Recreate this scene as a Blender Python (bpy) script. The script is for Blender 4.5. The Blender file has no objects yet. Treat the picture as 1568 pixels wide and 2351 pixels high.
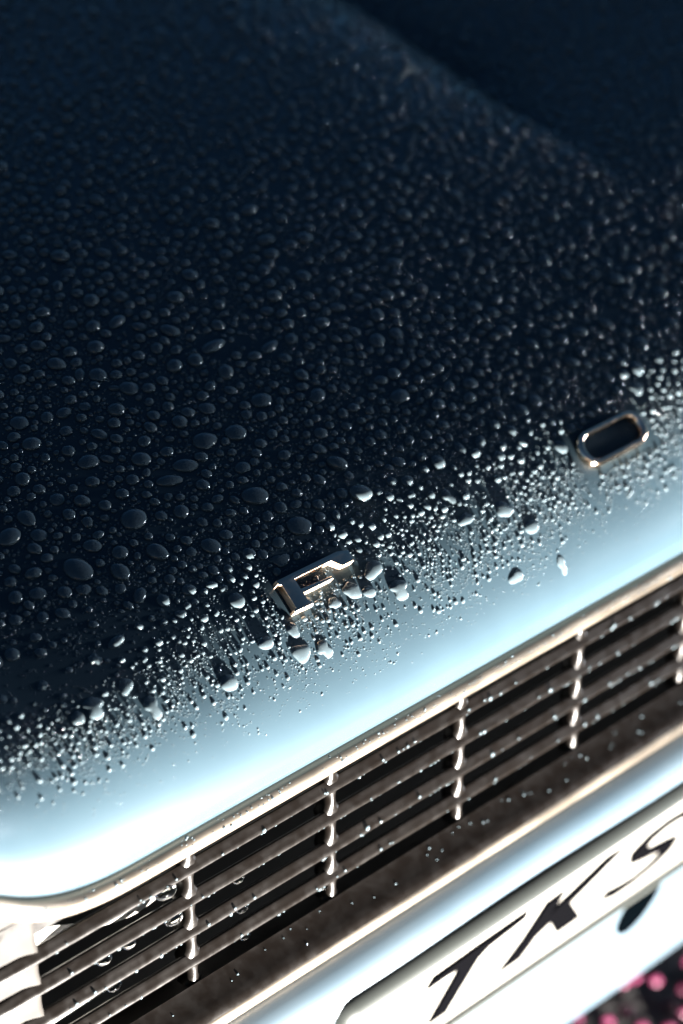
import bpy, bmesh, math, random
import numpy as np
from mathutils import Vector, Matrix, noise

SC = bpy.context.scene
COL = SC.collection
R = math.radians
rnd = random.Random(7)

# ------------------------------------------------------------------ camera
CAM = np.array([-0.3239, -0.4292, 0.9953])
FPX, WPX, HPX = 5046.0, 1568.0, 2351.0
PITCH, YAW = R(32.3815), R(47.8448)
fh = np.array([math.cos(YAW), math.sin(YAW), 0.0])
rt = np.array([math.sin(YAW), -math.cos(YAW), 0.0])
zz = np.array([0.0, 0.0, 1.0])
fw = math.cos(PITCH) * fh - math.sin(PITCH) * zz
up = math.sin(PITCH) * fh + math.cos(PITCH) * zz
cd = bpy.data.cameras.new('camera')
cd.sensor_fit = 'VERTICAL'
cd.sensor_height = 36.0
cd.sensor_width = 24.0
cd.lens = FPX / HPX * 36.0
cd.clip_start = 0.02
cd.clip_end = 500.0
cd.dof.use_dof = True
cd.dof.focus_distance = 0.722
cd.dof.aperture_fstop = 6.3
cam = bpy.data.objects.new('camera', cd)
COL.objects.link(cam)
cam.matrix_world = Matrix(((rt[0], up[0], -fw[0], CAM[0]), (rt[1], up[1], -fw[1], CAM[1]),
                           (rt[2], up[2], -fw[2], CAM[2]), (0, 0, 0, 1)))
SC.camera = cam

# ------------------------------------------------------------------ light
SC.view_settings.view_transform = 'Standard'
SC.view_settings.look = 'None'
SC.view_settings.exposure = 0.0
SC.view_settings.gamma = 1.0
wd = bpy.data.worlds.new('World')
SC.world = wd
wd.use_nodes = True
nt = wd.node_tree
bg = nt.nodes['Background']
sky = nt.nodes.new('ShaderNodeTexSky')
sky.sky_type = 'NISHITA'
sky.sun_disc = False
sky.sun_elevation = R(6.0)
sky.ozone_density = 4.0
sky.dust_density = 0.3
sky.sun_rotation = R(-130)
nt.links.new(sky.outputs[0], bg.inputs[0])
bg.inputs[1].default_value = 0.15

def lamp(name, kind, loc, target, power, size, color):
    ld = bpy.data.lights.new(name, kind)
    ld.energy = power
    ld.color = color
    if kind == 'SPOT':
        ld.spot_size = R(115)
        ld.spot_blend = 0.4
        ld.shadow_soft_size = size
    if kind == 'AREA':
        ld.shape = 'RECTANGLE'
        ld.size, ld.size_y = size
    o = bpy.data.objects.new(name, ld)
    COL.objects.link(o)
    o.location = loc
    o.rotation_euler = (Vector(target) - Vector(loc)).to_track_quat('-Z', 'Y').to_euler()
    return o

# the hard floodlight low on the ground in front of the car; plus an added soft fill for the shaded drops
lamp('floodlight', 'SPOT', (0.045, -0.56, 0.205), (0.10, 0.02, 0.53), 1190.0, 0.006, (1.0, 0.95, 0.88))
lamp('fill_light', 'AREA', (1.9, -0.74, 0.446), (0.1, 0.1, 0.62), 85.0, (0.8, 0.16), (0.86, 0.92, 1.0))

# ------------------------------------------------------------------ materials
def mat(name, base, rough=0.4, metal=0.0, coat=0.0, coat_rough=0.03, ior=1.5, var=None, bump=None, rough_var=None, spec=None):
    m = bpy.data.materials.new(name)
    m.use_nodes = True
    t = m.node_tree
    b = t.nodes['Principled BSDF']
    b.inputs['Base Color'].default_value = (*base, 1)
    b.inputs['Roughness'].default_value = rough
    b.inputs['Metallic'].default_value = metal
    b.inputs['IOR'].default_value = ior
    b.inputs['Coat Weight'].default_value = coat
    b.inputs['Coat Roughness'].default_value = coat_rough
    if name == 'blue_paint':
        b.inputs['Coat IOR'].default_value = 1.28      # rain water film
    if spec is not None:
        b.inputs['Specular IOR Level'].default_value = spec
    tc = t.nodes.new('ShaderNodeTexCoord')
    def noise(scale, detail=4, stretch=None):
        n = t.nodes.new('ShaderNodeTexNoise')
        n.inputs['Scale'].default_value = scale
        n.inputs['Detail'].default_value = detail
        if stretch:
            mp = t.nodes.new('ShaderNodeMapping')
            mp.inputs['Scale'].default_value = stretch
            t.links.new(tc.outputs['Object'], mp.inputs[0])
            t.links.new(mp.outputs[0], n.inputs['Vector'])
        else:
            t.links.new(tc.outputs['Object'], n.inputs['Vector'])
        return n
    if var:
        scale, other, lo, hi = var[:4]
        n = noise(scale, 5, var[4] if len(var) > 4 else None)
        mr = t.nodes.new('ShaderNodeMapRange')
        mr.inputs[1].default_value, mr.inputs[2].default_value = lo, hi
        t.links.new(n.outputs[0], mr.inputs[0])
        mx = t.nodes.new('ShaderNodeMix')
        mx.data_type = 'RGBA'
        mx.inputs[6].default_value = (*base, 1)
        mx.inputs[7].default_value = (*other, 1)
        t.links.new(mr.outputs[0], mx.inputs[0])
        t.links.new(mx.outputs[2], b.inputs['Base Color'])
    if rough_var:
        scale, r0, r1 = rough_var
        n = noise(scale)
        mr = t.nodes.new('ShaderNodeMapRange')
        mr.inputs[1].default_value, mr.inputs[2].default_value = 0.35, 0.65
        mr.inputs[3].default_value, mr.inputs[4].default_value = r0, r1
        t.links.new(n.outputs[0], mr.inputs[0])
        t.links.new(mr.outputs[0], b.inputs['Roughness'])
    if bump:
        scale, strength, dist = bump
        n = noise(scale, 6)
        bp = t.nodes.new('ShaderNodeBump')
        bp.inputs['Strength'].default_value = strength
        bp.inputs['Distance'].default_value = dist
        t.links.new(n.outputs[0], bp.inputs['Height'])
        t.links.new(bp.outputs[0], b.inputs['Normal'])
    return m

M = {}
M['paint'] = mat('blue_paint', (0.0118, 0.0198, 0.0252), 0.45, 0, 1.0, 0.27, var=(35, (0.0105, 0.0178, 0.0230), 0.35, 0.7), spec=0.0)
M['panel'] = mat('front_panel_paint', (0.017, 0.026, 0.033), 0.4, 0, 1.0, 0.25, var=(14, (0.0115, 0.021, 0.029), 0.45, 0.65))
M['water'] = mat('water', (0.066, 0.088, 0.100), 0.09, 0, 0, ior=1.33)  # pale body colour stands in for light gathered inside the drops
M['water'].node_tree.nodes['Principled BSDF'].inputs['Transmission Weight'].default_value = 0.55
M['chrome'] = mat('worn_chrome', (0.62, 0.46, 0.34), 0.1, 1.0, bump=(700, 0.06, 0.0002), rough_var=(300, 0.06, 0.16))
M['chrome_side'] = mat('cast_chrome_side', (0.60, 0.45, 0.33), 0.5, 1.0, bump=(600, 0.3, 0.0004), var=(260, (0.25, 0.13, 0.06), 0.52, 0.7))
M['trim'] = mat('bright_trim', (0.16, 0.135, 0.108), 0.36, 1.0, bump=(500, 0.02, 0.0001), rough_var=(60, 0.33, 0.40))
M['bar'] = mat('grille_metal', (0.0018, 0.0013, 0.0010), 0.35, 0.25, bump=(500, 0.06, 0.0002), rough_var=(220, 0.28, 0.42), var=(90, (0.0015, 0.0011, 0.00085), 0.3, 0.8), spec=0.13)
M['surround'] = mat('grille_surround', (0.0125, 0.0116, 0.0108), 0.6, 0.0, bump=(200, 0.08, 0.0003), var=(120, (0.0105, 0.0096, 0.0088), 0.45, 0.65), spec=0.03)
M['black'] = mat('black_interior', (0.004, 0.005, 0.006), 0.6)
M['cream'] = mat('pale_inner_metal', (0.07, 0.066, 0.06), 0.5, var=(60, (0.028, 0.025, 0.02), 0.5, 0.75))
M['plate'] = mat('plate_white', (0.050, 0.0485, 0.045), 0.4, spec=0.08)
M['ink'] = mat('plate_black', (0.0004, 0.0004, 0.0005), 0.7, spec=0.0)
M['frame'] = mat('plate_frame', (0.0085, 0.010, 0.009), 0.45, 0.4)
M['hole'] = mat('hole_black', (0.0001, 0.0002, 0.0003), 0.9, spec=0.0)
M['ground'] = mat('wet_ground', (0.0012, 0.0009, 0.0009), 0.6, var=(30, (0.003, 0.0014, 0.0018), 0.4, 0.7), bump=(120, 0.8, 0.004))
M['glint'] = mat('pink_glint_bits', (0.050, 0.0085, 0.022), 0.35, var=(16, (0.014, 0.003, 0.006), 0.4, 0.6), spec=0.08)

# ------------------------------------------------------------------ helpers
def mesh_obj(name, verts, faces, m, parent=None, smooth=True, mats=None, fm=None):
    me = bpy.data.meshes.new(name)
    me.from_pydata([tuple(map(float, v)) for v in verts], [], faces)
    me.materials.append(m)
    me.update()
    if smooth:
        me.polygons.foreach_set('use_smooth', [True] * len(me.polygons))
    o = bpy.data.objects.new(name, me)
    COL.objects.link(o)
    if parent is not None:
        o.parent = parent
    return o

def tag(o, label=None, cat=None, group=None, kind=None):
    if label: o['label'] = label
    if cat: o['category'] = cat
    if group: o['group'] = group
    if kind: o['kind'] = kind
    return o

def sweep(path_pts, section, closed=True, caps=True):
    """section: list of (a,b) in frame; path_pts: list of (origin, A axis, B axis)."""
    V, Fc = [], []
    n = len(section)
    for (o, A, B) in path_pts:
        for (a, b) in section:
            V.append(o + a * A + b * B)
    for i in range(len(path_pts) - 1):
        for j in range(n if closed else n - 1):
            k = (j + 1) % n
            Fc.append((i * n + j, i * n + k, (i + 1) * n + k, (i + 1) * n + j))
    if closed and caps:
        Fc.append(tuple(range(n))[::-1])
        Fc.append(tuple((len(path_pts) - 1) * n + j for j in range(n)))
    return V, Fc

def fix_normals(o):
    bm = bmesh.new(); bm.from_mesh(o.data)
    bmesh.ops.recalc_face_normals(bm, faces=bm.faces)
    bm.to_mesh(o.data); bm.free()

def auto_smooth(o, ang=35):
    me = o.data
    bm = bmesh.new(); bm.from_mesh(me)
    for e in bm.edges:
        if len(e.link_faces) == 2 and e.calc_face_angle(0) > R(ang):
            e.smooth = False
    bm.to_mesh(me); bm.free()

# ------------------------------------------------------------------ bonnet surface
KN = [(0, 88), (5, 72), (10, 62), (18, 53.5), (30, 44.5), (45, 37.5), (58, 33.3), (70, 28.5), (84, 23.5), (100, 20.5), (130, 18.6), (180, 15.5), (240, 12.0), (300, 9.0), (420, 6.0), (600, 5), (1500, 4)]
DS = 0.001
NS = 1300
_s = np.arange(NS) * DS
_a = np.radians(np.interp(_s * 1000, [k[0] for k in KN], [k[1] for k in KN]))
_a = np.convolve(np.pad(_a, 5, mode='edge'), np.ones(11) / 11, 'valid')
Y0, Z0 = -0.006, 0.548
_y = Y0 + np.concatenate([[0], np.cumsum(np.cos(_a)[:-1] * DS)])
_z = Z0 + np.concatenate([[0], np.cumsum(np.sin(_a)[:-1] * DS)])

def sstep(t):
    t = min(1.0, max(0.0, t))
    return t * t * (3 - 2 * t)

def lift(x):
    """the lip sweeps up towards the lamp at the left"""
    d = -0.020 - x
    if d <= 0: return 0.0
    if d < 0.0514: return 0.0145 * (d / 0.0514) ** 2.7
    return 0.0145 + 0.045 * (1 - math.exp(-(d - 0.0514) * 0.76 / 0.045))

XC = 0.321
def crease(x, y):
    amp = sstep((y - 0.10) / 0.13)
    if amp <= 0: return 0.0
    w = x - XC - 0.010 * sstep((y - 0.12) / 0.17)
    if w < 0:
        h = -0.0110 * math.exp(w / 0.026)
    else:
        h = -0.0110 - 0.0130 * sstep(w / 0.009) + 0.45 * 0.03 * (1 - math.exp(-w / 0.03)) + 0.10 * (w - 0.1 * (1 - math.exp(-w / 0.1))) * math.exp(-w / 0.35)
    return amp * h

def surf(x, s):
    i = min(NS - 2, max(0, int(s / DS)))
    f = s / DS - i
    y = _y[i] * (1 - f) + _y[i + 1] * f
    z = _z[i] * (1 - f) + _z[i + 1] * f
    z += lift(x) * math.exp(-s / 0.07)
    z += 0.0065 * sstep((0.075 - x) / 0.12) * (s / 0.022) * math.exp(1 - s / 0.022)      # fuller nose towards the lamp
    z += crease(x, y)
    return np.array([x, y, z])

def frame(x, s):
    e = 0.0008
    p = surf(x, s)
    tx = surf(x + e, s) - surf(x - e, s)
    ts = surf(x, s + e) - surf(x, max(0, s - e))
    tx /= np.linalg.norm(tx)
    n = np.cross(tx, ts); n /= np.linalg.norm(n)
    tu = np.cross(n, tx)
    return p, tx, tu, n

def project(p):
    v = p - CAM
    d = v @ fw
    return WPX / 2 + FPX * (v @ rt) / d, HPX / 2 - FPX * (v @ up) / d, d

# ------------------------------------------------------------------ the car
car = bpy.data.objects.new('car', None)
COL.objects.link(car)
car.location = (0, 0, 0)
tag(car, 'pale blue vintage car front with rain on its bonnet, chrome grille and white number plate', 'car')

xs = list(np.concatenate([np.arange(-0.34, -0.10, 0.012), np.arange(-0.10, -0.02, 0.004), np.arange(-0.02, 0.28, 0.006), np.arange(0.28, 0.345, 0.0022), np.arange(0.345, 0.56, 0.006), np.arange(0.56, 0.92, 0.02)]))
ss = list(np.concatenate([np.arange(0, 0.03, 0.0012), np.arange(0.03, 0.13, 0.003), np.arange(0.13, 0.4, 0.006), np.arange(0.4, 1.25, 0.02)]))
V, Fc = [], []
# folded flange under the lip, then the skin
def flange(x):
    p = surf(x, 0)
    k = np.array([0, 1.0, 0])
    return [p + k * 0.012 - zz * 0.0105, p + k * 0.0022 - zz * 0.0082, p + k * 0.0009 - zz * 0.0052, p + k * 0.0002 - zz * 0.0012]
rows = []
for x in xs:
    r_ = flange(x) + [surf(x, s) for s in ss]
    rows.append(r_)
nr = len(rows[0])
for r_ in rows: V += r_
for i in range(len(xs) - 1):
    for j in range(nr - 1):
        Fc.append((i * nr + j, (i + 1) * nr + j, (i + 1) * nr + j + 1, i * nr + j + 1))
bonnet = mesh_obj('bonnet', V, Fc, M['paint'], car)

# ---- chrome strip below the lip
def strip_section(x):
    c0 = np.array([x, -0.0010, 0.5327 + lift(x)])
    return c0
sec = []
for k in range(20):
    t = 2 * math.pi * k / 20
    sec.append((0.0040 * math.cos(t), 0.0039 * math.sin(t)))
path = []
for x in xs:
    sl = (lift(x + 1e-4) - lift(x - 1e-4)) / 2e-4
    path.append((strip_section(x), np.array([0, 1.0, 0]), np.array([-sl, 0, 1.0]) / math.hypot(1, sl)))
V, Fc = sweep(path, sec)
strip = mesh_obj('chrome_strip', V, Fc, M['trim'], car)
fix_normals(strip)

# ---- emblem letters
def slab(name, outline, x0, s0, thick, parent, bevel=0.0005, flare=0.0):
    """outline in mm (u along X, v up the bonnet): a flat-topped casting standing on the bonnet at (x0,s0)."""
    p, tx, tu, n = frame(x0, s0)
    cu = sum(u for u, v in outline) / len(outline); cv = sum(v for u, v in outline) / len(outline)
    bm = bmesh.new()
    vs = [bm.verts.new(Vector(p + tx * u * 0.001 + tu * v * 0.001 + n * thick)) for (u, v) in outline]
    f = bm.faces.new(vs)
    f.normal_update()
    if f.normal.dot(Vector(n)) < 0:
        f.normal_flip()
    low = [bm.verts.new(v.co - Vector(n) * (thick + 0.002)) for v in vs]
    k = len(vs)
    for i in range(k):
        q = bm.faces.new((vs[i], vs[(i + 1) % k], low[(i + 1) % k], low[i]))
        q.material_index = 1
    bmesh.ops.recalc_face_normals(bm, faces=bm.faces)
    bmesh.ops.bevel(bm, geom=list(f.edges), offset=bevel, segments=2, affect='EDGES', profile=0.6, material=-1)
    me = bpy.data.meshes.new(name); bm.to_mesh(me); bm.free()
    me.materials.append(M['chrome']); me.materials.append(M['chrome_side'])
    o = bpy.data.objects.new(name, me); COL.objects.link(o); o.parent = parent
    for pl in me.polygons: pl.use_smooth = True
    auto_smooth(o, 30)
    return o

F_OUT = [(58.6, 42.4), (66.6, 42.2), (66.7, 43.4), (65.6, 43.8), (65.6, 46.8), (78.6, 46.8), (78.8, 47.9), (65.6, 48.7), (65.6, 52.3), (81.5, 52.4), (84.4, 49.2), (89.6, 49.2), (90.0, 53.4), (85.6, 54.6), (66.0, 54.6), (59.0, 54.6), (58.6, 53.2), (59.8, 52.4), (59.8, 43.6), (58.6, 43.3)]
letter_f = slab('emblem_letter', [(u - 70, v - 48) for u, v in F_OUT], 0.070, 0.048, 0.0034, bonnet)
letter_f['label'] = 'chrome letter F fixed to the bonnet edge'

def ring_letter(x0, s0):
    p, tx, tu, n = frame(x0, s0)
    V, Fc = [], []
    N = 56
    def stad(w, h, r, t):
        # rounded box outline by angle walk
        pts = []
        for q, (cx, cy) in enumerate([(w - r, h - r), (-(w - r), h - r), (-(w - r), -(h - r)), (w - r, -(h - r))]):
            for k in range(N // 4):
                a = math.pi / 2 * (q + k / (N // 4 - 1))
                pts.append((cx + r * math.cos(a), cy + r * math.sin(a)))
        return pts
    rings = [(17.5, 7.2, 7.0, -1.2), (17.4, 7.1, 6.9, 1.4), (17.0, 6.7, 6.5, 2.6), (16.2, 6.0, 5.8, 3.2), (15.2, 5.3, 5.1, 3.1), (14.4, 4.8, 4.6, 2.4), (13.9, 4.5, 4.3, 1.2), (13.7, 4.4, 4.2, -1.2)]
    for (w, h, r, z) in rings:
        for (u, v) in stad(w, h, r, 0):
            u2 = u + 0.10 * v
            V.append(p + tx * u2 * 0.001 + tu * v * 0.001 + n * z * 0.001)
    for i in range(len(rings)):
        i2 = (i + 1) % len(rings)
        for k in range(N):
            k2 = (k + 1) % N
            Fc.append((i * N + k, i * N + k2, i2 * N + k2, i2 * N + k))
    o = mesh_obj('emblem_letter', V, Fc, M['chrome'], bonnet)
    fix_normals(o)
    return o
letter_o = ring_letter(0.2172, 0.0468)
letter_o['label'] = 'chrome letter O, blurred, near the right edge of the bonnet'

# ---- grille
grille = bpy.data.objects.new('grille', None); COL.objects.link(grille); grille.parent = car
XL, XR = -0.0605, 0.62
nodes_z = [0.5195, 0.5062, 0.4926, 0.4797]
def bar_section(hh=0.0023, dd=0.0040):
    # fine ridge on top, sloping upper face, lit lower face, tucked underside
    return [(0.0022, hh * 1.08), (0.0018, hh * 0.98), (0.0012, hh * 0.55), (0.0002, hh * 0.08), (-0.0005, -hh * 0.32), (-0.0005, -hh * 0.62), (0.0002, -hh * 0.88), (0.0014, -hh * 0.98), (dd, -hh * 0.7), (dd, hh * 0.55), (0.0032, hh * 0.8), (0.0027, hh * 1.04)]
for z in nodes_z:
    path = []
    for x in list(np.arange(-0.33, -0.055, 0.006)) + list(np.arange(-0.055, XR, 0.012)) + [XR]:
        k = 1.0 if x > XL else max(0.30, 1 - 0.75 * (XL - x) / 0.07)
        off = 0.0 if x > XL else 0.0010 * sstep((XL - x) / 0.06)
        path.append((np.array([x, off + rnd.uniform(-1, 1) * 6e-5, z + rnd.uniform(-1, 1) * 6e-5]), np.array([0, k, 0]), np.array([0, 0, k])))
    V, Fc = sweep(path, bar_section())
    o = mesh_obj('bar', V, Fc, M['bar'], grille)
    fix_normals(o)
# top rail behind the chrome strip
V, Fc = sweep([(np.array([x, 0.006, 0.530]), np.array([0, 1., 0]), np.array([0, 0, 1.])) for x in (-0.33, 0.0, 0.3, XR)], [(-0.003, -0.0035), (0.008, -0.003), (0.008, 0.006), (-0.004, 0.006)])
o = mesh_obj('top_rail', V, Fc, M['bar'], grille, smooth=False); fix_normals(o)
# uprights with flared feet where they meet each bar
for k in range(10):
    x0 = 0.062 * k
    zs = np.linspace(0.466, 0.5285, 44)
    V, Fc = [], []
    n = 10
    for z in zs:
        d = min(abs(z - q) for q in nodes_z + [0.4665, 0.5285])
        w = 0.0019 + 0.0032 * math.exp(-(d / 0.0030) ** 2)
        for j in range(n):
            t = 2 * math.pi * j / n
            V.append((x0 + w * math.cos(t), 0.0034 + (0.0026 if math.sin(t) < 0 else 0.006) * math.sin(t), z))
    for i in range(len(zs) - 1):
        for j in range(n):
            Fc.append((i * n + j, i * n + (j + 1) % n, (i + 1) * n + (j + 1) % n, (i + 1) * n + j))
    o = mesh_obj('upright', V, Fc, M['bar'], grille); fix_normals(o)
# end surround on the left: a curved plate with a rounded opening edge
V, Fc = [], []
zl = np.linspace(0.44, 0.5335, 60)
cols = [(-0.33, 0.0042), (-0.15, 0.0042), (-0.12, 0.0034), (-0.09, 0.0028), (-0.075, 0.0026), (-0.066, 0.0022), (-0.0622, 0.0014), (-0.0606, 0.0012), (-0.0596, 0.0022), (-0.0592, 0.0050), (-0.0594, 0.012)]
for z in zl:
    dmin = min(abs(z - q) for q in nodes_z)
    for (x, y) in cols:
        e = 0.0010 * math.exp(-(dmin / 0.0030) ** 2) if x > -0.063 else 0.0
        V.append((x + e, y, z + lift(x) * sstep((z - 0.526) / 0.0075)))
nc = len(cols)
for i in range(len(zl) - 1):
    for j in range(nc - 1):
        Fc.append((i * nc + j, i * nc + j + 1, (i + 1) * nc + j + 1, (i + 1) * nc + j))
o = mesh_obj('end_plate', V, Fc, M['surround'], grille)
# bottom rail: dark sloping ledge with a thin raised rim, and a rounded bright nose
sec = [(0.010, 0.4672), (0.0012, 0.4690), (0.0002, 0.4697), (-0.0006, 0.4689), (-0.0068, 0.4648), (-0.0088, 0.4637), (-0.0104, 0.4622), (-0.0110, 0.4600), (-0.0106, 0.4578), (-0.0090, 0.4562), (-0.004, 0.4556), (0.010, 0.4556)]
V, Fc = sweep([(np.array([x, 0, 0]), np.array([0, 1., 0]), np.array([0, 0, 1.])) for x in np.arange(-0.33, XR + 0.2, 0.02)], sec)
o = mesh_obj('bottom_rail', V, Fc, M['bar'], grille); fix_normals(o); auto_smooth(o, 50)
V, Fc = sweep([(np.array([x, 0, 0]), np.array([0, 1., 0]), np.array([0, 0, 1.])) for x in np.arange(-0.33, XR + 0.2, 0.02)],
              [(-0.0093 + 0.0024 * math.cos(t), 0.4590 + 0.0031 * math.sin(t)) for t in np.linspace(0, 2 * math.pi, 16, endpoint=False)])
o = mesh_obj('bright_bead', V, Fc, M['trim'], grille); fix_normals(o)
# dark space and pale inner metal behind
def box(name, x0, x1, y0, y1, z0, z1, m, parent):
    V = [(x, y, z) for x in (x0, x1) for y in (y0, y1) for z in (z0, z1)]
    Fc = [(0, 1, 3, 2), (4, 6, 7, 5), (0, 4, 5, 1), (2, 3, 7, 6), (0, 2, 6, 4), (1, 5, 7, 3)]
    o = mesh_obj(name, V, Fc, m, parent, smooth=False); fix_normals(o)
    return o
box('radiator', -0.33, XR + 0.2, 0.075, 0.09, 0.40, 0.575, M['black'], car)
box('duct_floor', -0.33, XR + 0.2, 0.012, 0.074, 0.440, 0.452, M['black'], car)
box('duct_roof', -0.33, XR + 0.2, 0.0155, 0.074, 0.5380, 0.545, M['black'], car)
# curved pale bracket visible through the left openings
V, Fc = [], []
for i in range(26):
    t = i / 25
    x = -0.064 + 0.082 * t
    y = 0.007 + 0.022 * t
    zc = 0.5185 - 0.046 * t + 0.012 * t * t
    hw = 0.0065 - 0.003 * t + 0.0014 * math.sin(11 * t)
    for (dy, z) in ((0, zc + hw), (0.001, zc), (0.003, zc - hw)):
        V.append((x, y + dy, z))
for i in range(25):
    for j in range(2):
        Fc.append((i * 3 + j, (i + 1) * 3 + j, (i + 1) * 3 + j + 1, i * 3 + j + 1))
o = mesh_obj('lamp_bracket', V, Fc, M['cream'], car)
V, Fc = [], []
for i in range(12):
    t = i / 11
    x = -0.06 + 0.06 * t
    for (y, z) in ((0.010, 0.4790 - 0.004 * t), (0.012, 0.4745 - 0.002 * t), (0.016, 0.470 + 0.002 * t)):
        V.append((x, y + 0.004 * t, z))
for i in range(11):
    for j in range(2):
        Fc.append((i * 3 + j, (i + 1) * 3 + j, (i + 1) * 3 + j + 1, i * 3 + j + 1))
o = mesh_obj('inner_flange', V, Fc, M['cream'], car)

# ---- painted front panel below the grille
PB = R(20.5)
Dv = np.array([0, math.sin(PB), -math.cos(PB)])
Pn = np.array([0, -math.cos(PB), -math.sin(PB)])
P0 = np.array([0.0, -0.022, 0.4402])
pk = [(0.012, 0.4552), (0.002, 0.4556), (-0.004, 0.4546), (-0.010, 0.4519), (-0.0150, 0.4488), (-0.0184, 0.4438), (-0.0194, 0.4365), (-0.0160, 0.428), (-0.0100, 0.413), (-0.0040, 0.397), (0.0040, 0.376), (0.0115, 0.356), (0.0150, 0.336), (0.0180, 0.312), (0.0222, 0.288), (0.0262, 0.277), (0.034, 0.272), (0.06, 0.272)]
pk = np.array(pk)
d = np.concatenate([[0], np.cumsum(np.linalg.norm(np.diff(pk, axis=0), axis=1))])
tt = np.linspace(0, d[-1], 90)
def catmull(tq):
    i = min(len(d) - 2, max(0, int(np.searchsorted(d, tq) - 1)))
    u = (tq - d[i]) / (d[i + 1] - d[i])
    p0, p1, p2, p3 = pk[max(0, i - 1)], pk[i], pk[i + 1], pk[min(len(pk) - 1, i + 2)]
    return 0.5 * ((2 * p1) + (p2 - p0) * u + (2 * p0 - 5 * p1 + 4 * p2 - p3) * u * u + (3 * p1 - p0 - 3 * p2 + p3) * u ** 3)
prof = [catmull(t) for t in tt]
HOLE = (0.249, 0.352)
V, Fc = [], []
px = np.arange(-0.33, 0.9, 0.02)
for x in px:
    for (y, z) in prof:
        V.append((x, y + 0.0004 * math.sin(x * 40 + z * 90), z))
n = len(prof)
for i in range(len(px) - 1):
    for j in range(n - 1):
        Fc.append((i * n + j, (i + 1) * n + j, (i + 1) * n + j + 1, i * n + j + 1))
panel = mesh_obj('front_panel', V, Fc, M['panel'], car)

# ---- number plate
plate = bpy.data.objects.new('number_plate', None); COL.objects.link(plate); plate.parent = car
def onplate(u, v, h):       # mm along X, mm down the plate, m out of it
    return P0 + np.array([u * 0.001, 0, 0]) + Dv * v * 0.001 + Pn * h
def plate_slab(name, outline, h0, h1, m, parent, bevel=0.0004):
    bm = bmesh.new()
    vs = [bm.verts.new(Vector(onplate(u, v, h1))) for u, v in outline]
    f = bm.faces.new(vs)
    ret = bmesh.ops.extrude_face_region(bm, geom=[f])
    nv = [g for g in ret['geom'] if isinstance(g, bmesh.types.BMVert)]
    for v in vs: v.co -= Vector(Pn) * (h1 - h0)
    bmesh.ops.recalc_face_normals(bm, faces=bm.faces)
    if bevel:
        eds = [e for e in bm.edges if all(v in nv for v in e.verts)]
        bmesh.ops.bevel(bm, geom=eds, offset=bevel, segments=2, affect='EDGES')
    me = bpy.data.meshes.new(name); bm.to_mesh(me); bm.free()
    me.materials.append(m)
    o = bpy.data.objects.new(name, me); COL.objects.link(o); o.parent = parent
    for pl in me.polygons: pl.use_smooth = True
    auto_smooth(o, 40)
    return o
def rbox(u0, u1, v0, v1, r, k=5):
    pts = []
    for q, (cx, cy) in enumerate([(u1 - r, v1 - r), (u0 + r, v1 - r), (u0 + r, v0 + r), (u1 - r, v0 + r)]):
        for i in range(k):
            a = math.pi / 2 * (q + i / (k - 1))
            pts.append((cx + r * math.cos(a), cy + r * math.sin(a)))
    return pts
plate_slab('plate_face', rbox(46, 520, 1.5, 90, 6), -0.0022, 0.0, M['plate'], plate)
# folded rim along the upper edge, level on top so the low light misses it
V, Fc = sweep([(np.array([x, 0, 0]), np.array([1., 0, 0]), np.array([0, 1., 0])) for x in ()], [])
ring = []
outer, inner = rbox(44, 522, -0.5, 92, 7.5), rbox(47.5, 518.5, 3.2, 88.5, 5.5)
V, Fc = [], []
N = len(outer)
for (u, v), (u2, v2) in zip(outer, inner):
    V += [onplate(u, v, -0.0030), onplate(u, v, 0.0010), onplate((u + u2) / 2, (v + v2) / 2, 0.0030), onplate(u2, v2, 0.0022), onplate(u2, v2, -0.0005)]
for k in range(N):
    k2 = (k + 1) % N
    for j in range(4):
        Fc.append((k * 5 + j, k2 * 5 + j, k2 * 5 + j + 1, k * 5 + j + 1))
o = mesh_obj('plate_rim', V, Fc, M['frame'], plate); fix_normals(o); auto_smooth(o, 50)
# characters
def stroke_poly(pts):
    """pts: (u,v,width) polyline -> closed outline"""
    L, Rr = [], []
    for i, (u, v, w) in enumerate(pts):
        a = pts[max(0, i - 1)]; b = pts[min(len(pts) - 1, i + 1)]
        dx, dy = b[0] - a[0], b[1] - a[1]
        l = math.hypot(dx, dy); nx, ny = -dy / l, dx / l
        L.append((u + nx * w / 2, v + ny * w / 2)); Rr.append((u - nx * w / 2, v - ny * w / 2))
    return L + Rr[::-1]
T_OUT = [(96.5, 30.0), (97.5, 23.0), (118, 20.6), (145.0, 18.6), (145.0, 22.8), (127.5, 27.4), (124.0, 33.0), (122.0, 73.0), (112.6, 73.0), (114.0, 35), (112, 30.4), (105, 29.0)]
o = plate_slab('plate_letter', T_OUT, -0.0004, 0.0013, M['ink'], plate); o['label'] = 'black letter T'
K_OUT = [(158.5, 24.5), (167.5, 23.5), (166.0, 39.0), (190.0, 18.6), (198.5, 19.0), (178.5, 41.0), (196.5, 67.5), (183.0, 68.5), (170.5, 48.5), (164.8, 54.0), (161.5, 68.5), (150.5, 69.0), (155.5, 50.0)]
o = plate_slab('plate_letter', K_OUT, -0.0004, 0.0013, M['ink'], plate); o['label'] = 'black letter K'
S_C = [(246, 30, 3.6), (238, 25.8, 3.6), (229, 25.2, 4.0), (220.5, 28.0, 6.0), (216.5, 34.5, 8.6), (219.0, 41, 8.6), (227, 45.5, 6.0), (237, 48.4, 6.4), (244.0, 52, 8.8), (244.4, 59, 8.0), (238, 65, 5.2), (229, 68, 4.8), (219, 67.4, 6.4), (210, 63.5, 4.6)]
pts = []
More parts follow.
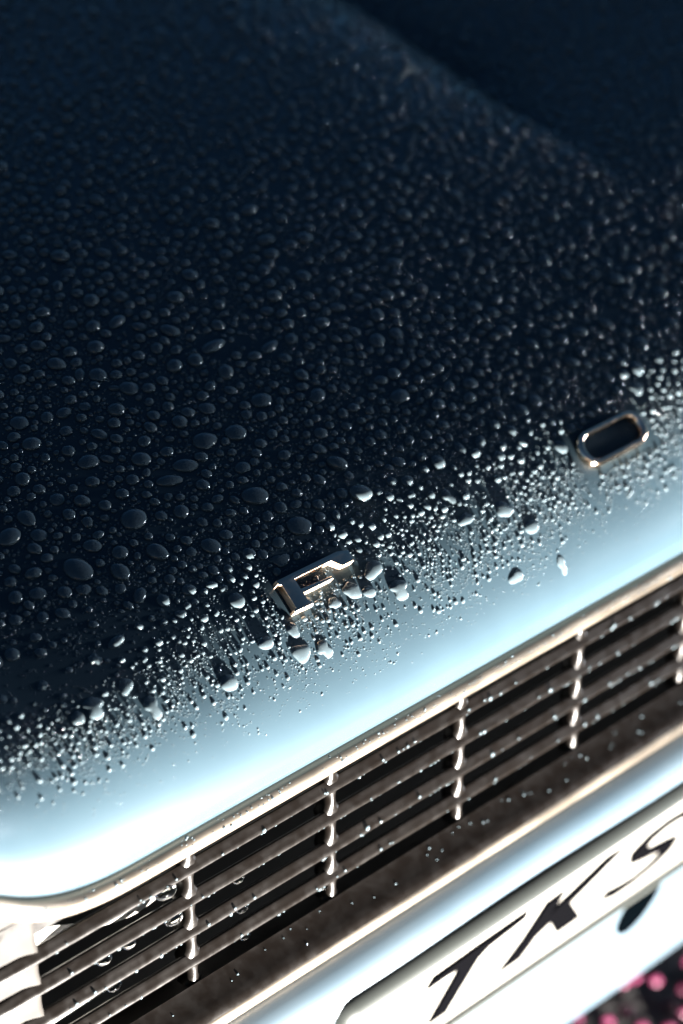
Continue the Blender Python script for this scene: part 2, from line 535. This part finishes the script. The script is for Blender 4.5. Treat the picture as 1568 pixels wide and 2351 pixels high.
for i in range(len(S_C) - 1):
    a, b = S_C[i], S_C[i + 1]
    for k in range(3):
        t = k / 3
        pts.append(tuple(a[q] * (1 - t) + b[q] * t for q in range(3)))
pts.append(S_C[-1])
o = plate_slab('plate_letter', stroke_poly(pts), -0.0004, 0.0013, M['ink'], plate, bevel=0); o['label'] = 'black letter S, half blurred'

# ---- domed black patch added for the dark crank hole just under the plate
def panel_at(z):
    ys = [q[0] for q in prof[20:]]; zs_ = [q[1] for q in prof[20:]]
    return float(np.interp(-z, [-q for q in zs_], ys))
N = 36
def hole_pt(k, sc_, dy):
    t = 2 * math.pi * k / N
    u, w = 0.0105 * sc_ * math.cos(t), 0.0165 * sc_ * math.sin(t)
    x, z = 0.2520 + 0.81 * u + 0.58 * w, 0.3405 - 0.58 * u + 0.81 * w
    return (x, panel_at(z) + dy, z)
V, Fc = [], []
rings = ((1.0, 0.0004), (0.98, -0.0009), (0.8, -0.0014), (0.4, -0.0017))
for (sc_, dy) in rings:
    V += [hole_pt(k, sc_, dy) for k in range(N)]
V.append(hole_pt(0, 0.0, -0.0018))
for i in range(3):
    for k in range(N):
        Fc.append((i * N + k, i * N + (k + 1) % N, (i + 1) * N + (k + 1) % N, (i + 1) * N + k))
for k in range(N):
    Fc.append((3 * N + k, 3 * N + (k + 1) % N, 4 * N))
o = mesh_obj('crank_hole_patch', V, Fc, M['hole'], panel); fix_normals(o)

# ------------------------------------------------------------------ ground
GZ = 0.15
g = mesh_obj('ground', [(-30, -30, GZ), (30, -30, GZ), (30, 30, GZ), (-30, 30, GZ)], [(0, 1, 2, 3)], M['ground'], smooth=False)
tag(g, kind='structure')
V, Fc = [], []
for k in range(2400):
    x, y = rnd.uniform(0.25, 0.95), rnd.uniform(-0.1, 0.6)
    r = rnd.uniform(0.0034, 0.0056)
    b = len(V)
    h = GZ + rnd.uniform(0.0, 0.006)
    top = (x + rnd.uniform(-1, 1) * r * .4, y + rnd.uniform(-1, 1) * r * .4, h + r * 0.9)
    m_ = 7
    a0 = rnd.random() * 6
    for (rr, hz) in ((1.0, 0.0), (0.8, 0.55)):
        for j in range(m_):
            t = a0 + 2 * math.pi * j / m_
            q = r * rr * rnd.uniform(0.8, 1.15)
            V.append((x + q * math.cos(t), y + q * math.sin(t), h + hz * r))
    V.append(top)
    for j in range(m_):
        j2 = (j + 1) % m_
        Fc.append((b + j, b + j2, b + m_ + j2, b + m_ + j))
        Fc.append((b + m_ + j, b + m_ + j2, b + 2 * m_))
pp = mesh_obj('pink_glint_pebbles', V, Fc, M['glint'])  # pebbles added to make the blurred pink glints on the ground
tag(pp, 'pink pebbles standing in for pink glints on the dark ground beneath the car', 'pebbles', kind='stuff')

# ------------------------------------------------------------------ water drops
def drop_mesh(nr, ns, seed, wob=0.12, elong=1.0, height=0.62, sag=0.12):
    """unit drop: radius about 1 in u,v, dome height `height`; base just below the surface."""
    q = random.Random(seed)
    ph = [q.uniform(0, 6.28) for _ in range(3)]
    am = [q.uniform(0.3, 1) * wob, q.uniform(0.2, 1) * wob * 0.6, q.uniform(0, 1) * wob * 0.35]
    V, Fc = [], []
    def outline(t):
        return 1 + am[0] * math.cos(2 * t + ph[0]) + am[1] * math.cos(3 * t + ph[1]) + am[2] * math.cos(5 * t + ph[2])
    for i in range(nr):
        f = i / nr
        ang = f * math.pi / 2
        rr = math.cos(ang) ** 0.85 if i else 1.0
        h = math.sin(ang) * height if i else -0.06
        if i == 0: rr = 0.985
        for j in range(ns):
            t = 2 * math.pi * j / ns
            o_ = 1 + (outline(t) - 1) * (1 - f * f)
            V.append((rr * o_ * math.cos(t) * elong, rr * o_ * math.sin(t) - sag * math.sin(ang), h))
    V.append((0, -sag, height))
    for i in range(nr - 1):
        for j in range(ns):
            Fc.append((i * ns + j, i * ns + (j + 1) % ns, (i + 1) * ns + (j + 1) % ns, (i + 1) * ns + j))
    for j in range(ns):
        Fc.append(((nr - 1) * ns + j, (nr - 1) * ns + (j + 1) % ns, nr * ns))
    return np.array(V), Fc

# placing: (x mm along the car, s mm up the bonnet from the lip, radii mm, kind, height factor)
NOTABLE = [(110.3, 70.0, 4.2, 3.7, 'rim'), (30.5, 82.0, 3.2, 4.0, 'rim'), (14.8, 81.0, 3.1, 3.6, 'rim'), (51.7, 72.0, 1.4, 1.4, 'rim'), (48.3, 66.0, 1.8, 1.9, 'rim'),
 (44.1, 55.0, 3.2, 3.5, 'lit'), (24.9, 31.0, 3.7, 3.4, 'lit'), (-3.9, 34.0, 3.3, 3.9, 'lit'), (54.8, 30.0, 3.8, 4.1, 'lit'), (101.3, 34.0, 4.6, 3.6, 'lit'),
 (96.0, 44.0, 4.6, 3.6, 'lit'), (84.5, 41.0, 3.9, 3.6, 'lit'), (75.8, 40.0, 2.8, 2.4, 'lit'), (90.1, 38.0, 2.9, 2.6, 'lit'), (164.2, 32.0, 3.8, 3.1, 'lit'),
 (157.4, 42.0, 3.8, 4.1, 'lit'), (139.9, 55.0, 2.7, 3.4, 'lit'), (157.2, 69.0, 2.3, 3.1, 'lit'), (191.4, 72.0, 2.8, 3.2, 'lit'), (262.3, 86.0, 2.6, 2.1, 'lit'),
 (281.1, 85.0, 1.9, 1.9, 'lit'), (246.2, 90.0, 1.5, 1.5, 'lit'), (265.1, 73.0, 1.7, 1.7, 'lit'), (243.2, 60.0, 3.3, 3.7, 'lit'), (169.2, 15.0, 2.3, 3.5, 'lit'),
 (148.0, 19.0, 3.8, 2.7, 'lit'), (169.6, 60.0, 2.8, 2.4, 'lit'), (195.6, 53.0, 2.8, 3.5, 'lit'), (44.6, 38.0, 3.5, 2.8, 'lit'), (63.4, 28.0, 3.5, 3.2, 'lit'),
 (-2.0, 59.0, 4.0, 2.1, 'lit'), (-8.0, 44.0, 3.0, 3.0, 'lit'), (-21.5, 42.0, 4.5, 3.6, 'lit'), (-28.1, 41.0, 2.4, 3.0, 'lit'), (66.7, 44.0, 2.3, 2.6, 'lit'),
 (56.4, 38.0, 2.5, 3.2, 'lit'), (140.7, 45.0, 3.7, 2.7, 'lit'), (67.5, 61.0, 3.2, 2.6, 'dark'), (32.0, 97.0, 5.1, 4.0, 'dark'), (81.5, 69.0, 4.6, 3.9, 'dark'),
 (75.2, 86.0, 4.9, 3.9, 'dark'), (62.1, 108.0, 4.6, 3.0, 'dark'), (75.2, 114.0, 4.7, 3.7, 'dark'), (33.9, 125.0, 3.9, 3.2, 'dark'), (3.2, 88.0, 4.3, 5.3, 'dark'),
 (105.3, 120.0, 4.1, 3.4, 'dark'), (67.4, 147.0, 3.4, 3.4, 'dark'), (107.2, 150.0, 5.6, 2.4, 'dark'), (48.5, 76.0, 3.5, 3.2, 'dark'), (53.0, 105.0, 4.9, 2.4, 'dark'),
 (87.2, 112.0, 4.0, 3.7, 'dark'), (0.5, 106.0, 2.8, 2.8, 'dark'), (-8.3, 110.0, 4.4, 3.4, 'dark'), (84.6, 177.0, 4.2, 2.4, 'dark'), (125.5, 140.0, 4.5, 2.1, 'dark'),
 (152.5, 98.0, 4.2, 3.1, 'dark'), (1.2, 114.0, 3.1, 3.5, 'dark'), (24.2, 151.0, 3.3, 3.3, 'dark'), (14.7, 116.0, 2.9, 2.5, 'dark'), (-13.7, 86.0, 3.1, 2.4, 'dark'),
 (13.1, 94.0, 3.1, 2.8, 'dark'), (79.2, 98.0, 3.0, 2.6, 'dark'), (85.5, 126.0, 3.0, 3.0, 'dark')]
SPECIAL = {
 (75.2, 86.0): 'big broad grey drop second up from the letter F',
 (81.5, 69.0): 'big grey drop directly above the letter F in the dark',
 (107.2, 150.0): 'long flattened grey drop lying across the middle of the dark bonnet',
 (3.2, 88.0): 'upright oval grey drop in the dark, left of the two bright-rimmed drops',
 (32.0, 97.0): 'large oval grey drop in the dark, up and left of the letter F',
 (110.3, 70.0): 'lone drop with a bright rim on dark paint above and right of the letter F',
 (30.5, 82.0): 'upper right of two bright-rimmed drops on dark paint left of the letter F',
 (14.8, 81.0): 'lower left of two bright-rimmed drops on dark paint left of the letter F',
 (44.1, 55.0): 'sparkling drop just left of the foot of the letter F',
 (24.9, 31.0): 'lone drop with a long pointed dark shadow below and left of the letter F',
 (54.8, 30.0): 'bright white bulging drop straight below the foot of the letter F',
 (101.3, 34.0): 'large pale leaf-shaped drop right of and below the letter F',
 (96.0, 44.0): 'large lumpy drop nearest the right end of the letter F',
 (169.2, 15.0): 'isolated bright drop with dark top close to the bonnet lip right of centre',
}
cells = {}
CS = 0.006
placed = []
def free(x, s, r, gap=0.92):
    k0, k1 = int(math.floor(x / CS)), int(math.floor(s / CS))
    for i in range(k0 - 2, k0 + 3):
        for j in range(k1 - 2, k1 + 3):
            for (a, b, q) in cells.get((i, j), ()):
                if (a - x) ** 2 + (b - s) ** 2 < ((q + r) * gap) ** 2:
                    return False
    return True
def put(x, s, ra, rb, rot, kind, hf):
    cells.setdefault((int(math.floor(x / CS)), int(math.floor(s / CS))), []).append((x, s, max(ra, rb)))
    placed.append((x, s, ra, rb, rot, kind, hf))
def on_letter(x, s):
    return (0.056 < x < 0.092 and 0.040 < s < 0.0565) and not (0.0675 < x < 0.084 and 0.0485 < s < 0.0515) and not (x > 0.068 and s < 0.0455) or (0.197 < x < 0.238 and 0.037 < s < 0.056)
for (x, s, a, b, k) in NOTABLE:
    q_ = 0.86 if k == 'lit' else 1.0
    put(x * 1e-3, s * 1e-3, a * q_ * 1e-3, b * q_ * 1e-3, rnd.uniform(-0.4, 0.4), k, {'rim': 0.95, 'lit': 0.75, 'dark': 0.75}[k])

def in_view(x, s, pad=70):
    p = surf(x, s)
    a, b, d_ = project(p)
    return -pad < a < WPX + pad and -pad < b < HPX + pad
def cover(x, s):
    """how readily drops stand here: few on the steep lip, few on the smooth patch at left"""
    c = sstep((s - 0.007) / 0.020)
    if x < 0.03:
        c *= 1 - 0.85 * sstep((0.03 - x) / 0.03) * sstep((s - 0.046) / 0.008) * sstep((0.084 - s) / 0.012)
    c *= 0.35 + 0.65 * sstep((s - 0.018) / 0.02)
    k = noise.noise(Vector((x * 55, s * 55, 1.7))) + 0.5 * noise.noise(Vector((x * 130, s * 130, 5.1)))
    lit = sstep((0.075 - s) / 0.02)
    c *= (1 - lit) * (0.25 + 0.75 * sstep((k + 0.55) / 0.5)) + lit * (0.30 + 0.70 * sstep((k + 0.30) / 0.5))
    return c
def scatter(n, rlo, rhi, power, smin, smax, gap, kindf):
    m_ = 0
    for _ in range(n):
        x = rnd.uniform(-0.30, 0.62); s = rnd.uniform(smin, smax)
        if rnd.random() > cover(x, s): continue
        r = rlo + (rhi - rlo) * rnd.random() ** power
        if s < 0.065: r *= 0.40 + 0.4 * sstep((s - 0.035) / 0.03)
        if on_letter(x, s) or not free(x, s, r, gap) or not in_view(x, s, 1100 if rlo > 0.0006 else 60): continue
        e = rnd.uniform(0.88, 1.2) if rnd.random() < 0.88 else rnd.uniform(1.2, 1.6)
        q = 1 / math.sqrt(e)
        put(x, s, r * e * q, r * q, rnd.uniform(-1.2, 1.2), kindf, rnd.uniform(0.8, 1.05) * (1.15 if s > 0.08 else 1.0))
        m_ += 1
    return m_
scatter(2300, 0.0024, 0.0034, 1.8, 0.05, 0.58, 1.15, 'n')
scatter(82000, 0.0015, 0.0025, 1.3, 0.020, 0.58, 1.04, 'n')
scatter(125000, 0.0007, 0.0014, 1.2, 0.012, 0.58, 1.02, 'n')
scatter(105000, 0.00035, 0.0007, 1.2, 0.008, 0.20, 1.0, 'n')
scatter(39000, 0.00035, 0.0008, 1.6, 0.008, 0.085, 1.0, 'n')
scatter(76000, 0.00018, 0.0004, 1.2, 0.008, 0.085, 1.0, 't')

def drop_matrix(x, s, ra, rb, rot, hf):
    p, tx, tu, n = frame(x, s)
    c_, s_ = math.cos(rot), math.sin(rot)
    a = (c_ * tx + s_ * tu); b = (-s_ * tx + c_ * tu)
    r = math.sqrt(ra * rb) * hf
    return p, a * ra, b * rb, n * r

big = sorted(range(len(placed)), key=lambda i: (-1 if i < len(NOTABLE) else 0 if in_view(placed[i][0], placed[i][1], 0) else 1, -(placed[i][2] * placed[i][3] * (placed[i][5] != 'film')) / project(surf(placed[i][0], placed[i][1]))[2] ** 4))
singles = big[:296]
rest = big[296:]
variants = []
for k in range(14):
    Vd, Fd = drop_mesh(7, 22, 100 + k, wob=(0.03 + 0.008 * k) if k < 9 else 0.20 + 0.03 * (k - 8), elong=1.0, height=(0.52 + 0.02 * (k % 4)) if k < 9 else 0.42, sag=0.10 + 0.02 * (k % 3))
    o = mesh_obj('water_drop', Vd, Fd, M['water'])
    variants.append(o)
used = set()
for q, i in enumerate(singles):
    x, s, ra, rb, rot, kind, hf = placed[i]
    k = (q % 9) if placed[i][1] > 0.062 else 7 + q % 7
    src = variants[k]
    if k in used:
        o = src.copy(); COL.objects.link(o)
    else:
        o = src; used.add(k)
    p, a, b, n = drop_matrix(x, s, ra, rb, rot, hf)
    o.matrix_world = Matrix(((a[0], b[0], n[0], p[0]), (a[1], b[1], n[1], p[1]), (a[2], b[2], n[2], p[2]), (0, 0, 0, 1)))
    key = (round(x * 1e3, 1), round(s * 1e3, 1))
    if key in SPECIAL:
        tag(o, SPECIAL[key], 'water drop', 'rain drops on the bonnet')
    elif s < 0.060:
        tag(o, 'pale lit water drop in the bright strip near the bonnet edge', 'water drop', 'lit drops along the bonnet edge')
    elif x > XC and s > 0.1:
        tag(o, 'blurred dim water drop beyond the crease at upper right of the bonnet', 'water drop', 'drops beyond the crease')
    else:
        row = 'low on the dark bonnet' if s < 0.088 else 'a little way up the bonnet' if s < 0.118 else 'midway up the bonnet' if s < 0.160 else 'far up the blurred bonnet'
        colm = 'by the left edge' if x < 0.018 else 'left of letter F' if x < 0.056 else 'straight above letter F' if x < 0.092 else 'between letters F and O' if x < 0.195 else 'above letter O'
        tag(o, 'dim grey drop %s, %s' % (row, colm), 'water drop', 'dim drops %s %s' % (row, colm))

# all the finer droplets together
lib = {}
for k in range(6):
    lib[('m', k)] = drop_mesh(4, 11, 300 + k, wob=0.06, height=0.64, sag=0.08)
    lib[('s', k)] = drop_mesh(3, 7, 400 + k, wob=0.06, height=0.66, sag=0.06)
VA, FA = [], []
base = 0
for i in rest:
    x, s, ra, rb, rot, kind, hf = placed[i]
    p, a, b, n = drop_matrix(x, s, ra, rb, rot, hf)
    Vd, Fd = lib[('m' if ra > 0.0009 else 's', rnd.randrange(6))]
    W_ = p[None, :] + Vd[:, 0:1] * a + Vd[:, 1:2] * b + Vd[:, 2:3] * n
    VA.append(W_)
    FA += [tuple(q + base for q in f) for f in Fd]
    base += len(Vd)
VA = np.concatenate(VA)
o = mesh_obj('fine_droplets', VA, FA, M['water'])
tag(o, 'countless fine rain droplets between the larger drops on the bonnet', 'droplets', kind='stuff')

# fine droplets on the chrome strip and grille metal
VA, FA, base = [], [], 0
def bead(p, r, nrm, stretch=1.0):
    global base
    nrm = nrm / np.linalg.norm(nrm)
    a = np.array([1.0, 0, 0]); b = np.cross(nrm, a); b /= np.linalg.norm(b)
    Vd, Fd = lib[('s', rnd.randrange(6))]
    VA.append(p[None, :] + Vd[:, 0:1] * a * r + Vd[:, 1:2] * b * r * stretch + Vd[:, 2:3] * nrm * r)
    FA.extend([tuple(q + base for q in f) for f in Fd])
    base += len(Vd)
for _ in range(300):
    x = rnd.uniform(-0.08, 0.3)
    t = R(rnd.gauss(35, 22))
    c0 = strip_section(x)
    n = np.array([0, -math.cos(t), math.sin(t)])
    bead(c0 + np.array([0, -0.0040 * math.cos(t), 0.0039 * math.sin(t)]), rnd.uniform(0.00012, 0.00035) * (1 if rnd.random() < 0.93 else 2.0), n)
for _ in range(60):
    x = rnd.uniform(-0.05, 0.3)
    f = rnd.random()
    bead(np.array([x, -0.0006 - 0.0062 * f, 0.4689 - 0.0041 * f]), rnd.uniform(0.0002, 0.0005), np.array([0, -0.55, 0.83]))
for _ in range(230):         # beads gathered along the lower edges and faces of the bars
    x = rnd.uniform(-0.055, 0.25); zb = nodes_z[rnd.randrange(4)]
    low = rnd.random() < 0.6
    bead(np.array([x, 0.0002 if low else -0.0004, zb - (0.0020 if low else rnd.uniform(-0.0004, 0.0014))]), rnd.uniform(0.00025, 0.0006) * (1.6 if rnd.random() < 0.1 else 1), np.array([0, -0.8, -0.6 if low else -0.1]), 1.2)
o = mesh_obj('trim_droplets', np.concatenate(VA), FA, M['water'])
tag(o, 'tiny rain beads sprinkled along the chrome strip and lower rail of the grille', 'droplets', kind='stuff')

# hanging drops under the grille bars
M['clear'] = mat('clear_water', (1, 1, 1), 0.02, ior=1.33)
M['clear'].node_tree.nodes['Principled BSDF'].inputs['Transmission Weight'].default_value = 1.0
def hang_mesh():
    prof_ = [(0.0, 1.15), (0.55, 1.02), (0.80, 0.72), (0.95, 0.25), (1.0, -0.2), (0.86, -0.62), (0.52, -0.93), (0.0, -1.05)]
    V, Fc, N = [], [], 16
    for (r, z) in prof_[1:-1]:
        for j in range(N):
            t = 2 * math.pi * j / N
            V.append((1.5 * r * math.cos(t), r * math.sin(t), z))
    V.append((0, 0, prof_[0][1])); V.append((0, 0, prof_[-1][1]))
    m_ = len(prof_) - 2
    for i in range(m_ - 1):
        for j in range(N):
            Fc.append((i * N + j, (i + 1) * N + j, (i + 1) * N + (j + 1) % N, i * N + (j + 1) % N))
    for j in range(N):
        Fc.append((m_ * N, j, (j + 1) % N)); Fc.append((m_ * N + 1, (m_ - 1) * N + (j + 1) % N, (m_ - 1) * N + j))
    return V, Fc
hv, hf_ = hang_mesh()
HANG = [(-0.0105, 0, 0.0028, 'big drop hanging from the top grille bar just left of the first upright'),
        (-0.036, 1, 0.0020, 'longer drop hanging under the second grille bar at left'),
        (-0.026, 1, 0.0017, 'smaller drop hanging under the second grille bar at left'),
        (-0.033, 2, 0.0019, 'drop hanging under the third grille bar near the left end'),
        (0.0195, 1, 0.0015, 'drop hanging under the second grille bar right of the first upright'),
        (0.0205, 2, 0.0016, 'drop hanging under the third grille bar right of the first upright'),
        (0.0215, 3, 0.0015, 'drop hanging under the lowest grille bar right of the first upright'),
        (0.0575, 2, 0.0010, 'small bright drop under the third grille bar beside the second upright'),
        (0.0575, 3, 0.0010, 'small bright drop under the lowest grille bar beside the second upright'),
        (-0.008, 1, 0.0024, 'drop under the second grille bar beside the first upright')]
for (x, b, r, lab) in HANG:
    o = mesh_obj('hanging_drop', np.array(hv) * r, hf_, M['clear'])
    o.location = (x, 0.0010, nodes_z[b] - 0.0027 - r * 0.25)
    tag(o, lab, 'water drop', 'drops hanging from the grille')
    fix_normals(o)
